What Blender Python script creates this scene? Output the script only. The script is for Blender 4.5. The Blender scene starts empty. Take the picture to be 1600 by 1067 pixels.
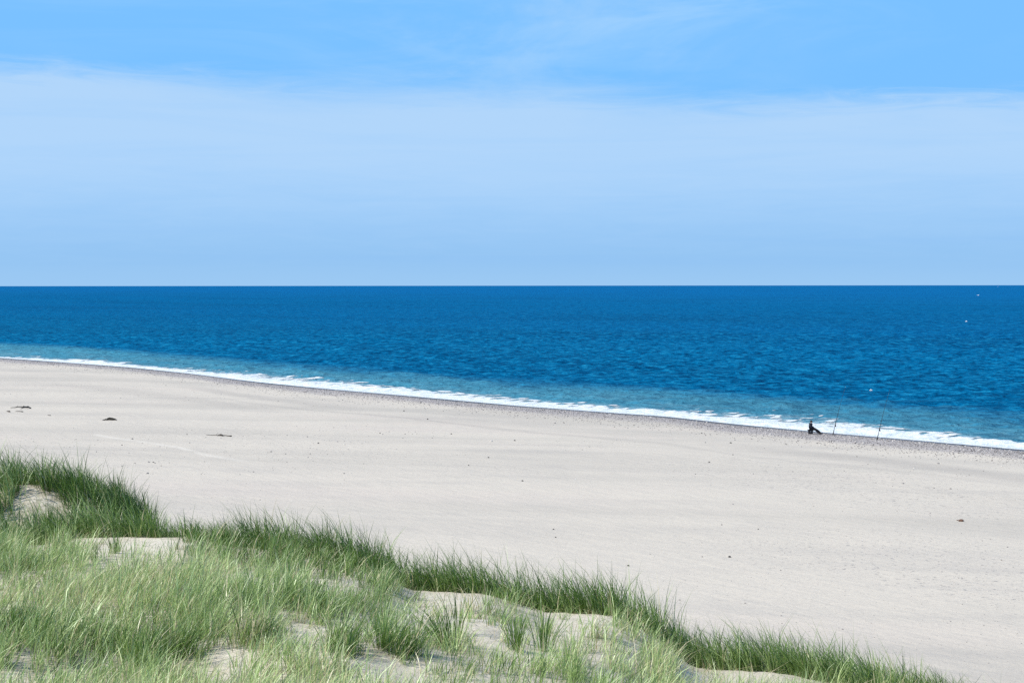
import bpy, bmesh, math, random
import numpy as np
from mathutils import Vector, Matrix

random.seed(7)
RNG = np.random.default_rng(11)
R = math.radians
scene = bpy.context.scene
COL = scene.collection

# ------------------------------------------------------------------ camera
CAM_Z, FPX = 14.0, 1600 * 50 / 36
PITCH = math.atan((533.5 - 445.7) / FPX)
cam_data = bpy.data.cameras.new('camera')
cam_data.lens = 50; cam_data.sensor_width = 36
cam_data.clip_start = 0.2; cam_data.clip_end = 200000
cam = bpy.data.objects.new('camera', cam_data)
COL.objects.link(cam)
cam.matrix_world = (Matrix.Translation((0, 0, CAM_Z)) @ Matrix.Rotation(R(90) - PITCH, 4, 'X')
                    @ Matrix.Rotation(R(-0.054), 4, 'Z'))
scene.camera = cam
SP, CP = math.sin(PITCH), math.cos(PITCH)


def ray(px, py):
    """direction of a measured photo point (1600 px wide photograph), scaled to unit depth"""
    dx, dy = (px - 800) / FPX, (533.5 - py) / FPX
    d = np.array([dx, CP + dy * SP, -SP + dy * CP])
    return d / d[1]


def at(px, py, z):
    d = ray(px, py)
    t = (z - CAM_Z) / d[2]
    return d[0] * t, t


def project(x, y, z):
    dz = z - CAM_Z
    depth = y * CP - dz * SP
    return 800 + FPX * x / depth, 533.5 - FPX * (y * SP + dz * CP) / depth


# ------------------------------------------------------------------ helpers
def link(o, parent=None):
    COL.objects.link(o)
    if parent is not None:
        o.parent = parent
    return o


def tag(o, label=None, cat=None, group=None, kind=None):
    if label: o['label'] = label
    if cat: o['category'] = cat
    if group: o['group'] = group
    if kind: o['kind'] = kind
    return o


def empty(name, loc, rz=0.0):
    o = bpy.data.objects.new(name, None)
    o.empty_display_size = 0.3
    o.location = loc; o.rotation_euler = (0, 0, rz)
    return link(o)


def mesh_np(name, verts, tris=None, quads=None, smooth=True):
    """fast mesh from numpy arrays"""
    me = bpy.data.meshes.new(name)
    verts = np.ascontiguousarray(verts, np.float32)
    nt = 0 if tris is None else len(tris)
    nq = 0 if quads is None else len(quads)
    me.vertices.add(len(verts)); me.vertices.foreach_set('co', verts.ravel())
    idx = []
    if nq: idx.append(np.asarray(quads, np.int32).ravel())
    if nt: idx.append(np.asarray(tris, np.int32).ravel())
    idx = np.concatenate(idx)
    me.loops.add(len(idx)); me.loops.foreach_set('vertex_index', idx)
    starts = np.concatenate([np.arange(nq) * 4, nq * 4 + np.arange(nt) * 3]).astype(np.int32)
    me.polygons.add(nq + nt); me.polygons.foreach_set('loop_start', starts)
    me.polygons.foreach_set('use_smooth', np.full(nq + nt, smooth))
    me.update(calc_edges=True)
    return me


def attr(me, name, data, typ='FLOAT'):
    a = me.attributes.new(name, typ, 'POINT')
    if typ == 'FLOAT':
        a.data.foreach_set('value', np.ascontiguousarray(data, np.float32).ravel())
    else:
        a.data.foreach_set('color', np.ascontiguousarray(data, np.float32).ravel())


def grid_quads(nr, nc, keep=None):
    i = np.arange(nr * nc).reshape(nr, nc)
    q = np.stack([i[:-1, :-1], i[:-1, 1:], i[1:, 1:], i[1:, :-1]], -1)
    q = q.reshape(-1, 4)
    return q if keep is None else q[keep.ravel()]


def obj(name, me, mat, parent=None):
    o = bpy.data.objects.new(name, me)
    if mat is not None:
        me.materials.append(mat)
    return link(o, parent)


def sstep(a, b, x):
    t = np.clip((x - a) / (b - a), 0, 1)
    return t * t * (3 - 2 * t)


def vnoise(x, y, seed=0):
    """smooth value noise in [0,1]"""
    xi, yi = np.floor(x).astype(np.int64), np.floor(y).astype(np.int64)
    fx, fy = x - xi, y - yi
    fx = fx * fx * fx * (fx * (fx * 6 - 15) + 10); fy = fy * fy * fy * (fy * (fy * 6 - 15) + 10)

    def h(a, b):
        n = (a * 374761393 + b * 668265263 + seed * 1442695041) & 0xffffffff
        n = ((n ^ (n >> 13)) * 1274126177) & 0xffffffff
        n = ((n ^ (n >> 16)) * 2246822519) & 0xffffffff
        return ((n ^ (n >> 15)) & 0xffff) / 65535.0
    return ((h(xi, yi) * (1 - fx) + h(xi + 1, yi) * fx) * (1 - fy)
            + (h(xi, yi + 1) * (1 - fx) + h(xi + 1, yi + 1) * fx) * fy)


def fbm(x, y, seed=0, oct=4):
    s, a, n = 0.0, 0.5, 0.0
    for k in range(oct):
        s = s + a * vnoise(x * 2 ** k + 17.3 * k, y * 2 ** k - 9.1 * k, seed + k); n += a; a *= 0.5
    return s / n


# ------------------------------------------------------------------ node helpers
class NT:
    def __init__(self, name):
        self.m = bpy.data.materials.new(name); self.m.use_nodes = True
        self.t = self.m.node_tree
        self.t.nodes.clear()
        self.out = self.n('ShaderNodeOutputMaterial')

    def n(self, typ, **kw):
        nd = self.t.nodes.new(typ)
        for k, v in kw.items():
            if k.startswith('i_'):
                key = k[2:]
                nd.inputs[int(key) if key.isdigit() else key].default_value = v
            else:
                setattr(nd, k, v)
        return nd

    def l(self, a, b):
        self.t.links.new(a, b)

    def _set(self, sock, v):
        if hasattr(v, 'is_linked') or isinstance(v, bpy.types.NodeSocket):
            self.l(v, sock)
        else:
            sock.default_value = v

    def math(self, op, a, b=0.0, c=None, clamp=False):
        nd = self.n('ShaderNodeMath', operation=op, use_clamp=clamp)
        self._set(nd.inputs[0], a); self._set(nd.inputs[1], b)
        if c is not None: self._set(nd.inputs[2], c)
        return nd.outputs[0]

    def ss(self, x, a, b, lo=0.0, hi=1.0):
        nd = self.n('ShaderNodeMapRange', interpolation_type='SMOOTHSTEP', clamp=True)
        self._set(nd.inputs[0], x)
        for i, v in ((1, a), (2, b), (3, lo), (4, hi)):
            self._set(nd.inputs[i], v)
        return nd.outputs[0]

    def mix(self, f, a, b, blend='MIX'):
        nd = self.n('ShaderNodeMix', data_type='RGBA', blend_type=blend)
        self._set(nd.inputs[0], f)
        for i, v in ((6, a), (7, b)):
            if isinstance(v, (tuple, list)):
                v = tuple(v) + (1.0,) if len(v) == 3 else tuple(v)
            self._set(nd.inputs[i], v)
        return nd.outputs[2]

    def mapping(self, vec, scale=(1, 1, 1), rot=(0, 0, 0), loc=(0, 0, 0)):
        nd = self.n('ShaderNodeMapping')
        self.l(vec, nd.inputs['Vector'])
        nd.inputs['Scale'].default_value = scale; nd.inputs['Rotation'].default_value = rot
        nd.inputs['Location'].default_value = loc
        return nd.outputs[0]

    def noise(self, vec, scale=1.0, detail=4.0, rough=0.55, dist=0.0):
        nd = self.n('ShaderNodeTexNoise')
        self.l(vec, nd.inputs['Vector'])
        nd.inputs['Scale'].default_value = scale; nd.inputs['Detail'].default_value = detail
        nd.inputs['Roughness'].default_value = rough; nd.inputs['Distortion'].default_value = dist
        return nd.outputs['Fac']

    def attr(self, name):
        return self.n('ShaderNodeAttribute', attribute_name=name)

    def bump(self, h, strength, dist, normal=None):
        nd = self.n('ShaderNodeBump', i_Strength=strength, i_Distance=dist)
        self.l(h, nd.inputs['Height'])
        if normal is not None: self.l(normal, nd.inputs['Normal'])
        return nd.outputs[0]

    def done(self, shader):
        self.l(shader, self.out.inputs['Surface'])
        return self.m

    def pbsdf(self, color, rough=0.8, spec=0.3, normal=None, **kw):
        b = self.n('ShaderNodeBsdfPrincipled')
        if isinstance(color, (tuple, list)):
            b.inputs['Base Color'].default_value = tuple(color) + (1.0,) if len(color) == 3 else color
        else:
            self.l(color, b.inputs['Base Color'])
        self._set(b.inputs['Roughness'], rough)
        b.inputs['Specular IOR Level'].default_value = spec
        if normal is not None: self.l(normal, b.inputs['Normal'])
        for k, v in kw.items():
            b.inputs[k.replace('_', ' ')].default_value = v
        return b.outputs[0]


def simple_mat(name, color, rough=0.6, spec=0.4, vary=0.25, scale=20.0, metallic=0.0):
    t = NT(name)
    tc = t.n('ShaderNodeTexCoord').outputs['Object']
    n = t.noise(tc, scale, 3)
    dark = tuple(c * (1 - vary) for c in color); light = tuple(min(1, c * (1 + vary)) for c in color)
    col = t.mix(n, dark, light)
    return t.done(t.pbsdf(col, rough, spec, t.bump(n, 0.3, 0.01), Metallic=metallic))


# ------------------------------------------------------------------ shoreline, measured then laid out in metres
BERM = 0.75
_sx = [-900, 0, 100, 200, 300, 400, 500, 620, 800, 960, 1040, 1150, 1300, 1400, 1600, 3600]
_sy = [478, 559, 566, 573.5, 584, 597, 607, 617.5, 634, 646, 651.5, 664, 678, 686.5, 704.5, 888]
_pts = np.array([at(a, b, BERM) for a, b in zip(_sx, _sy)])
_su, _sY = _pts[:, 0] / _pts[:, 1], _pts[:, 1]
_uf = np.linspace(_su[0], _su[-1], 1500)
_inv = np.interp(_uf, _su, 1 / _sY)
_k = np.hanning(31); _k /= _k.sum()
_pad = np.concatenate([np.full(15, _inv[0]), _inv, np.full(15, _inv[-1])])
_inv = np.convolve(_pad, _k, 'valid')
TX, TY = 0.673, -0.74          # along the shore (towards the right, nearer)
NX, NY = 0.74, 0.673           # out to sea


def shore_dist(x, y):
    """metres seaward (+) or landward (-) of the berm crest, measured square to the shore"""
    y = np.maximum(y, 1.0)
    u = x / y
    yc = 1 / np.interp(u, _uf, _inv)
    r = np.sqrt(1 + u * u)
    k = np.clip((NX * u + NY), 0.15, 1)
    return (y - yc) * k


def beach_z(x, y):
    d = shore_dist(x, y)
    wob = 0.5 * np.sin((x * TX + y * TY) * 0.16) + 0.8 * (vnoise((x * TX + y * TY) * 0.05, d * 0, 3) - .5)
    z = np.where(d > 0, BERM - 0.115 * d, 0)
    land = np.maximum(-d, 0)
    z = np.where(d <= 0, BERM + 0.8 * (1 - np.exp(-land / 45)) - 0.10 * np.exp(-((land - 9) / 4.5) ** 2), z)
    z = z - 0.05 * np.exp(-(d / 0.8) ** 2)
    und = (fbm(x * 0.07, y * 0.05, 21, 3) - .5) * 0.22 + (fbm(x * 0.5, y * 0.4, 31, 3) - .5) * 0.05
    z = z + und * sstep(2, 10, land)
    return np.maximum(z + 0.03 * wob * (d > -3), -2.2)


# ------------------------------------------------------------------ dune height field
_lx = [-2000, -400, 0, 60, 100, 130, 290, 340, 420, 500, 560, 610, 640, 760, 800, 850, 960, 1020, 1080, 1100, 1220, 1300, 1400, 1500, 1600, 1800, 2200, 3200]
_ly = [830, 846, 849, 850, 843, 838, 838, 848, 858, 872, 885, 905, 921, 927, 939, 955, 960, 992, 1038, 1044, 1050, 1066, 1084, 1104, 1150, 1235, 1380, 1580]
_yr = np.interp(_lx, [-2000, 0, 300, 700, 1100, 1500, 2200], [31, 27.5, 27, 25.3, 23.8, 22.3, 20])
_lip_u = np.array([(a - 800) / FPX for a in _lx])
_lip_z = np.array([CAM_Z + ray(a, b)[2] * Y for a, b, Y in zip(_lx, _ly, _yr)])
_lip_Y = _yr


def dune_z(x, y):
    u = x / np.maximum(y, 7.0)
    Yr = np.interp(u, _lip_u, _lip_Y); zr = np.interp(u, _lip_u, _lip_z)
    zm = np.interp(u, [-.4, -.1, -.045, .045, .135, .3, .6], [9.65, 9.6, 9.5, 9.25, 8.75, 7.8, 6.5])
    z_near = np.where(y < 8, 12.4 - (11.1 - zm) * np.maximum(y, -4) / 8,
                      np.where(y < 15, 1.3 + zm - 1.3 * (y - 8) / 7,
                               zm + (zr - zm) * np.clip((y - 15) / (Yr - 15), 0, 1)))
    b = np.maximum(y - Yr, 0)
    drop = 0.30 * b + 0.14 * np.maximum(b - 1.2, 0) + 0.10 * (1 - np.exp(-b / .35))
    z = z_near - drop
    inside = sstep(0, 3, Yr - y)
    z = z + inside * (fbm(x * .45, y * .45, 5, 3) - .5) * 0.42
    z = z + (1 - inside) * (fbm(x * .6, y * .6, 8, 3) - .5) * 0.22 * sstep(0, 1, b)
    # hummock at the left: a second, higher knoll beyond the first lip
    mx = np.interp(x * 31.5 / np.maximum(y, 20), [-26, -14, -11.3, -10.5, -9.64, -8.93, -8.45, -8.15, -7.75, -7.2, -5.0],
                   [10.0, 9.85, 9.68, 9.60, 9.35, 9.08, 8.80, 8.50, 7.9, 6.6, 0])
    prof = np.where(y < 31.5, np.exp(-((31.5 - y) / 2.1) ** 2), np.exp(-((y - 31.5) / 3.2) ** 2))
    knoll = mx - (1 - prof) * 3.2 - .36 * np.maximum(y - 33.5, 0) + (fbm(x * .9, y * .9, 14, 3) - .5) * 0.25
    blend = np.where(y > Yr - 0.5, knoll, -99)
    z = np.maximum(z, np.where(y > Yr + 0.3, blend, -99))
    return np.maximum(z, 0.4)


# ================================================================== materials
# --- beach sand
t = NT('beach_sand')
tc = t.n('ShaderNodeTexCoord').outputs['Object']
geo = t.n('ShaderNodeNewGeometry')
d = t.attr('shore').outputs['Fac']
al = t.mapping(tc, (1, 1, 1), (0, 0, R(47.7)))       # x along the shore, y across
wnd = t.mapping(tc, (1, 1, 1), (0, 0, R(9)))
big = t.noise(t.mapping(wnd, (0.012, 0.085, 1)), 1.0, 4, .55, .3)
mid = t.noise(t.mapping(wnd, (0.05, 0.3, 1), loc=(3, 8, 0)), 1.0, 5, .6, .2)
hue = t.noise(t.mapping(wnd, (0.02, 0.1, 1), loc=(31, 5, 0)), 1.0, 3)
fine = t.noise(tc, 5.0, 5, .8)
grit = t.noise(t.mapping(tc, (1, .35, 1)), 11.0, 3, .7)
pale, grey, warm = (0.60, 0.54, 0.455), (0.51, 0.463, 0.395), (0.60, 0.528, 0.452)
c = t.mix(t.ss(big, .42, .66), pale, grey)
c = t.mix(t.ss(hue, .5, .72, 0, .7), c, warm)
c = t.mix(t.ss(mid, .45, .75, 0, .32), c, (0.40, 0.37, 0.34))
# strewn shingle: darker speckled zones
sp = t.noise(tc, 3.2, 2, .9)
zone = t.math('MULTIPLY', t.ss(t.noise(t.mapping(al, (.02, .07, 1), loc=(9, 2, 0)), 1, 3), .46, .62), t.ss(sp, .58, .70))
c = t.mix(t.math('MULTIPLY', zone, .75), c, (.20, .19, .19))
c = t.mix(t.ss(fine, .35, .75, 0, .35), c, (.36, .335, .315))
# shingle band on the berm
edge_n = t.noise(t.mapping(al, (.05, .25, 1), loc=(1, 1, 4)), 1.0, 5, .65)
dn = t.math('ADD', d, t.math('MULTIPLY', t.math('SUBTRACT', edge_n, .5), 9.0))
band = t.ss(dn, -7.0, -2.5)
shing = t.mix(t.ss(t.noise(tc, 2.6, 3, .85), .35, .68), (.24, .218, .225), (.40, .37, .37))
c = t.mix(t.math('MULTIPLY', band, .8), c, shing)
# old tide lines
for c0, w, amt, sd in ((-15.5, 2.0, .22, 2), (-27, 2.6, .14, 6), (-21, .7, .16, 9)):
    nn = t.noise(t.mapping(al, (.018, .03, 1), loc=(sd, sd * 3, 0)), 1.0, 4)
    dd = t.math('ADD', d, t.math('MULTIPLY', t.math('SUBTRACT', nn, .5), 10.0))
    q = t.math('ABSOLUTE', t.math('SUBTRACT', dd, c0))
    mk = t.math('MULTIPLY', t.ss(q, w * 1.5, w * .2), t.ss(t.noise(t.mapping(al, (.012, .02, 1), loc=(sd * 5, 2, 0)), 1, 2), .42, .6))
    c = t.mix(t.math('MULTIPLY', mk, amt), c, (.17, .16, .165))
# wet edge next to the water
wet = t.ss(d, -.9, .1)
c = t.mix(t.math('MULTIPLY', wet, .9), c, (.085, .08, .088))
# a pale scuffed track crossing the sand
sx = t.n('ShaderNodeSeparateXYZ'); t.l(tc, sx.inputs[0])
_ta = [at(138, 675, 1.4), at(200, 685, 1.4), at(270, 696, 1.4), at(335, 711, 1.4), at(420, 722, 1.4)]
fc = t.n('ShaderNodeFloatCurve')
x0, x1 = _ta[0][0], _ta[-1][0]; ymin, ymax = _ta[-1][1], _ta[0][1]
cv = fc.mapping.curves[0]
for k, (qx, qy) in enumerate(_ta):
    p = ((qx - x0) / (x1 - x0), (qy - ymin) / (ymax - ymin))
    if k in (0, len(_ta) - 1): cv.points[0 if k == 0 else -1].location = p
    else: cv.points.new(*p)
fc.mapping.update()
tx = t.math('DIVIDE', t.math('SUBTRACT', sx.outputs[0], x0), x1 - x0)
t.l(t.math('MINIMUM', t.math('MAXIMUM', tx, 0.0), 1.0), fc.inputs['Value'])
yy = t.math('MULTIPLY_ADD', fc.outputs[0], ymax - ymin, ymin)
off = t.math('ABSOLUTE', t.math('SUBTRACT', sx.outputs[1], t.math('ADD', yy, t.math('MULTIPLY', mid, 1.0))))
tm = t.math('MULTIPLY', t.ss(off, .9, .15), t.math('MULTIPLY', t.ss(tx, 0, .06), t.ss(tx, 1.0, .72)))
tm = t.math('MULTIPLY', tm, t.ss(t.noise(tc, .35, 3), .3, .55))
c = t.mix(t.math('MULTIPLY', tm, .45), c, (.70, .65, .57))
bh = t.math('ADD', t.math('MULTIPLY', fine, .05), t.math('MULTIPLY', t.noise(t.mapping(al, (.4, 1.6, 1)), 1.0, 4), .12))
M_BEACH = t.done(t.pbsdf(c, t.ss(wet, 0, 1, .95, .45), .15, t.bump(bh, .5, 1.0)))

# --- dune sand
t = NT('dune_sand')
tc = t.n('ShaderNodeTexCoord').outputs['Object']
n1 = t.noise(tc, .8, 5, .6); n2 = t.noise(tc, 9, 4, .7); n3 = t.noise(tc, 60, 3, .7)
c = t.mix(t.ss(n1, .35, .65), (.69, .63, .525), (.62, .56, .46))
c = t.mix(t.ss(n2, .45, .8, 0, .4), c, (.36, .31, .25))
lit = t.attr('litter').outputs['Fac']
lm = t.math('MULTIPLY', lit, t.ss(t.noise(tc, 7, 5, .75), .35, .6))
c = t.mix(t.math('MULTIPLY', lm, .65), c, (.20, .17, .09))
h = t.math('ADD', t.math('MULTIPLY', n2, .05), t.math('MULTIPLY', n3, .006))
M_DUNE = t.done(t.pbsdf(c, .95, .1, t.bump(h, .45, 1.0)))

# --- marram
def grass_mat(name):
    t = NT(name)
    a = t.attr('blade')
    s = t.n('ShaderNodeSeparateColor'); t.l(a.outputs['Color'], s.inputs[0])
    kind, rnd, along = s.outputs[0], s.outputs[1], s.outputs[2]
    fresh = t.mix(rnd, (.036, .100, .009), (.19, .31, .055))
    pale = t.mix(rnd, (.28, .41, .12), (.62, .74, .35))
    straw = t.mix(rnd, (.50, .43, .23), (.68, .61, .41))
    c = t.mix(t.ss(kind, .1, .5), fresh, pale)
    c = t.mix(t.ss(kind, .72, .8), c, straw)
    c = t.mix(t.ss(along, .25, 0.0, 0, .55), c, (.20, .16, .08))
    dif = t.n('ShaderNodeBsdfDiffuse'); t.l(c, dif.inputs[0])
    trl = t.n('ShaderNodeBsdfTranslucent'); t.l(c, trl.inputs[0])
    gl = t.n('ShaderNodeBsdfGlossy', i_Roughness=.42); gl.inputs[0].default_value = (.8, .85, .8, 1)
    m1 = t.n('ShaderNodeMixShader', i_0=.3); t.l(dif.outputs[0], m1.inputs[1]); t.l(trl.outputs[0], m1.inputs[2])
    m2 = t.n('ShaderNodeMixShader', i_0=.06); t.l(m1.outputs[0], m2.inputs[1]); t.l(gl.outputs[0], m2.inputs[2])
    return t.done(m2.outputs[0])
M_GRASS = grass_mat('marram_leaf')

# --- sea
t = NT('sea_water')
tc = t.n('ShaderNodeTexCoord').outputs['Object']
d = t.attr('shore').outputs['Fac']
al = t.mapping(tc, (1, 1, 1), (0, 0, R(47.7)))
wn = t.noise(t.mapping(al, (.012, .03, 1)), 1.0, 4, .6, .4)
dd = t.math('ADD', d, t.math('MULTIPLY', t.math('SUBTRACT', wn, .5), 34.0))
c = t.mix(t.ss(dd, 24, 42), (.062, .250, .345), (.0005, .118, .268))
c = t.mix(t.ss(dd, 50, 300), c, (.0002, .112, .285))
c = t.mix(t.ss(d, 250, 2000), c, (.0002, .128, .360))
# cat's paws and swell trains: their shading and reflection painted as darker and lighter streaks
pat = t.noise(t.mapping(al, (.004, .012, 1), loc=(4, 9, 0)), 1.0, 5, .6)
c = t.mix(t.ss(pat, .42, .75, 0, .40), c, (.0006, .044, .120))
st1 = t.noise(t.mapping(tc, (.13, .035, 1), loc=(7, 1, 0)), 1.0, 4, .65)
far = t.ss(d, 90, 500)
c = t.mix(t.math('MULTIPLY', t.ss(st1, .50, .66), t.math('MULTIPLY', far, .50)), c, (.0006, .036, .105))
c = t.mix(t.math('MULTIPLY', t.ss(st1, .50, .36), t.math('MULTIPLY', far, .35)), c, (.004, .11, .27))
mil = t.math('MULTIPLY', t.ss(d, 34, 8), t.ss(t.noise(t.mapping(al, (.06, .20, 1)), 1, 6, .7, .5), .40, .68))
c = t.mix(t.math('MULTIPLY', mil, .5), c, (.20, .34, .38))
froth = t.math('MULTIPLY', t.ss(t.attr('froth').outputs['Fac'], .0, .6), t.ss(t.noise(t.mapping(al, (.5, .35, 1)), 1, 6, .72, .6), .40, .62))
FROTH = froth
open_ = t.ss(dd, 26, 50, .5, 1.0)
ch = t.noise(t.mapping(tc, (.72, .85, 1), rot=(0, 0, R(8))), 1.0, 4, .62, .3)
ch2 = t.noise(t.mapping(tc, (.27, .27, 1), rot=(0, 0, R(-6)), loc=(3, 7, 0)), 1.0, 3, .6, .3)
chop = t.math('ADD', t.math('MULTIPLY', ch, .62), t.math('MULTIPLY', ch2, .38))  # light and shade of wavelets painted into the colour: pale crests, dark troughs
c = t.mix(t.math('MULTIPLY', t.ss(chop, .50, .63), t.math('MULTIPLY', open_, .70)), c, (.012, .230, .41))
c = t.mix(t.math('MULTIPLY', t.ss(chop, .52, .41), t.math('MULTIPLY', open_, .80)), c, (.0003, .032, .095))
c = t.mix(t.math('MULTIPLY', FROTH, .55), c, (.36, .50, .55))
w1 = t.noise(t.mapping(tc, (1, .8, 1)), .75, 3, .6)
w2 = t.noise(t.mapping(tc, (1, 1, 1), loc=(5, 3, 1)), 2.6, 3, .6)
hh = t.math('ADD', t.math('ADD', t.math('MULTIPLY', w1, .40), t.math('MULTIPLY', w2, .12)), t.math('MULTIPLY', ch, .8))
bp = t.n('ShaderNodeBump', i_Distance=1.0); t.l(hh, bp.inputs['Height'])
t.l(t.ss(d, 40, 900, .85, .25), bp.inputs['Strength'])
dif = t.n('ShaderNodeBsdfDiffuse'); t.l(c, dif.inputs[0]); t.l(bp.outputs[0], dif.inputs['Normal'])
gl = t.n('ShaderNodeBsdfGlossy'); gl.inputs[0].default_value = (1, 1, 1, 1)
t.l(t.ss(d, 40, 1200, .20, .42), gl.inputs['Roughness']); t.l(bp.outputs[0], gl.inputs['Normal'])
fr = t.n('ShaderNodeFresnel', i_IOR=1.33); t.l(bp.outputs[0], fr.inputs['Normal'])
mx = t.n('ShaderNodeMixShader')
t.l(t.ss(fr.outputs[0], .05, .75, .002, t.ss(d, 30, 700, .028, .012)), mx.inputs[0])
t.l(dif.outputs[0], mx.inputs[1]); t.l(gl.outputs[0], mx.inputs[2])
M_SEA = t.done(mx.outputs[0])

# --- foam: thin lace lets the water show through, thick froth is opaque
def foam_mat(name, thin):
    t = NT(name)
    tc = t.n('ShaderNodeTexCoord').outputs['Object']
    f1 = t.noise(tc, .9, 5, .75); f2 = t.noise(tc, 7, 4, .7)
    c = t.mix(t.ss(f1, .34, .60), (.52, .60, .64), (.80, .82, .82))
    sh = t.pbsdf(c, .8, .2, t.bump(t.math('ADD', t.math('MULTIPLY', f1, .45), t.math('MULTIPLY', f2, .05)), .9, 1.0))
    if not thin: return t.done(sh)
    th = t.attr('thick').outputs['Fac']
    tr = t.n('ShaderNodeBsdfTransparent'); mx = t.n('ShaderNodeMixShader')
    t.l(t.ss(t.math('ADD', th, t.math('MULTIPLY', t.math('SUBTRACT', f1, .5), .10)), -.02, .10), mx.inputs[0])
    t.l(tr.outputs[0], mx.inputs[1]); t.l(sh, mx.inputs[2])
    return t.done(mx.outputs[0])
M_FOAM, M_SURF = foam_mat('white_water', False), foam_mat('surf_foam', True)

# ================================================================== sky, sun
SUN_EL, SUN_AZ = R(46), math.atan2(-0.93, -0.36)      # azimuth from +Y towards +X
w = bpy.data.worlds.new('World'); scene.world = w; w.use_nodes = True
nt = w.node_tree; nt.nodes.clear()
class WT(NT):
    def __init__(self): self.t = nt
t = WT()
wout = t.n('ShaderNodeOutputWorld'); bg = t.n('ShaderNodeBackground', i_Strength=0.1)
sky = t.n('ShaderNodeTexSky', sky_type='NISHITA', sun_disc=False, sun_elevation=SUN_EL, sun_rotation=SUN_AZ,
          altitude=15, air_density=1.0, dust_density=0.4, ozone_density=2.5)
tcw = t.n('ShaderNodeTexCoord').outputs['Generated']
sxyz = t.n('ShaderNodeSeparateXYZ'); t.l(tcw, sxyz.inputs[0])
el = t.math('ARCSINE', sxyz.outputs[2])
az = t.math('ARCTAN2', sxyz.outputs[0], sxyz.outputs[1])
cmb = t.n('ShaderNodeCombineXYZ'); t.l(az, cmb.inputs[0]); t.l(el, cmb.inputs[1])
base = sky.outputs[0]
SKY_BASE = base
# clear air just above the veil is deep blue, paler towards the sea
base = t.mix(1.0, base, (.75, .95, 1.05), 'MULTIPLY')
lowsky = t.mix(t.ss(el, .0, .15), (2.25, 4.2, 6.7), (1.50, 4.05, 7.6))
base = t.mix(t.ss(el, .22, .75), lowsky, base)
# veil of thin cloud: sharp upper rim that dips towards the right, fading out downwards
wob = t.noise(t.mapping(cmb.outputs[0], (4, 20, 1)), 1.0, 3, .5, .4)
fib = t.noise(t.mapping(cmb.outputs[0], (14, 110, 1), rot=(0, 0, R(-3))), 1.0, 6, .68, 1.2)
rim = t.ss(az, .0, .20, .1535, .1350)
e2 = t.math('ADD', el, t.math('ADD', t.math('MULTIPLY', t.math('SUBTRACT', wob, .5), .014), t.math('MULTIPLY', t.math('SUBTRACT', fib, .5), .026)))
soft = t.ss(t.math('ABSOLUTE', t.math('ADD', az, .02)), .10, .26, .036, .020)
up = t.math('DIVIDE', t.math('SUBTRACT', rim, e2), soft)
top = t.ss(up, 0.0, 1.0)
low = t.ss(e2, .0, .095)
streak = t.noise(t.mapping(cmb.outputs[0], (3, 40, 1), rot=(0, 0, R(-4))), 1.0, 5, .6, .8)
dens = t.math('MULTIPLY', t.math('MULTIPLY', top, low), t.ss(streak, .25, .6, .82, 1.0))
VEIL = (3.35, 5.10, 7.30)
col = t.mix(t.math('MULTIPLY', dens, 1.0), base, VEIL)
# wisps above the veil
wsp = t.noise(t.mapping(cmb.outputs[0], (3.2, 26, 1), rot=(0, 0, R(8)), loc=(.7, .2, 0)), 1.0, 6, .62, 1.1)
wz = t.math('MULTIPLY', t.math('MULTIPLY', t.ss(el, .13, .185), t.ss(el, .6, .25)), t.ss(t.math('ABSOLUTE', t.math('ADD', az, -.03)), .26, .04, .25, 1.0))
col = t.mix(t.math('MULTIPLY', t.math('MULTIPLY', t.ss(wsp, .44, .70), wz), .95), col, (2.7, 4.9, 7.6))
thin = t.math('MULTIPLY', t.ss(t.noise(t.mapping(cmb.outputs[0], (5, 16, 1), rot=(0, 0, R(10)), loc=(4, 1, 0)), 1, 6, .65, .8), .38, .72), t.ss(t.math('ABSOLUTE', t.math('ADD', az, -.02)), .24, .03))
col = t.mix(t.math('MULTIPLY', t.math('MULTIPLY', thin, t.ss(el, .6, .2)), t.ss(el, .115, .14, 0, .62)), col, (2.9, 4.9, 7.4))
# faint layered haze bars low over the sea
bars = t.noise(t.mapping(cmb.outputs[0], (1.2, 95, 1)), 1.0, 3, .5)
col = t.mix(t.math('MULTIPLY', t.ss(bars, .4, .7), t.ss(el, .06, .012, 0, .22)), col, (1.95, 3.9, 6.9))
col = t.mix(t.ss(el, .022, .0, 0, .75), col, (2.6, 4.5, 6.8))
t.l(col, bg.inputs[0]); t.l(bg.outputs[0], wout.inputs[0])

sun_l = bpy.data.lights.new('sun', 'SUN')
sun_l.energy = 4.0; sun_l.angle = R(0.5); sun_l.color = (1, .955, .88)
sun = link(bpy.data.objects.new('sun', sun_l))
sdir = Vector((math.sin(SUN_AZ) * math.cos(SUN_EL), math.cos(SUN_AZ) * math.cos(SUN_EL), math.sin(SUN_EL)))
sun.rotation_euler = sdir.to_track_quat('Z', 'Y').to_euler()
sun.location = (-40, -15, 60)

# ================================================================== beach
us = np.concatenate([np.linspace(-.75, -.45, 50, endpoint=False), np.linspace(-.45, .45, 420, endpoint=False), np.linspace(.45, 1.2, 90)])
fr = np.linspace(0, 1, 300)
yc = 1 / np.interp(us, _uf, _inv)
ylo = 20.0
Y = np.where(fr[:, None] < .88, ylo * (yc[None, :] / ylo) ** (fr[:, None] / .88),
             yc[None, :] + (fr[:, None] - .88) / .12 * 34)
X = us[None, :] * Y
Z = beach_z(X, Y)
me = mesh_np('beach', np.stack([X, Y, Z], -1).reshape(-1, 3), quads=grid_quads(*X.shape))
attr(me, 'shore', shore_dist(X, Y))
tag(obj('beach', me, M_BEACH), kind='structure')

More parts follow.
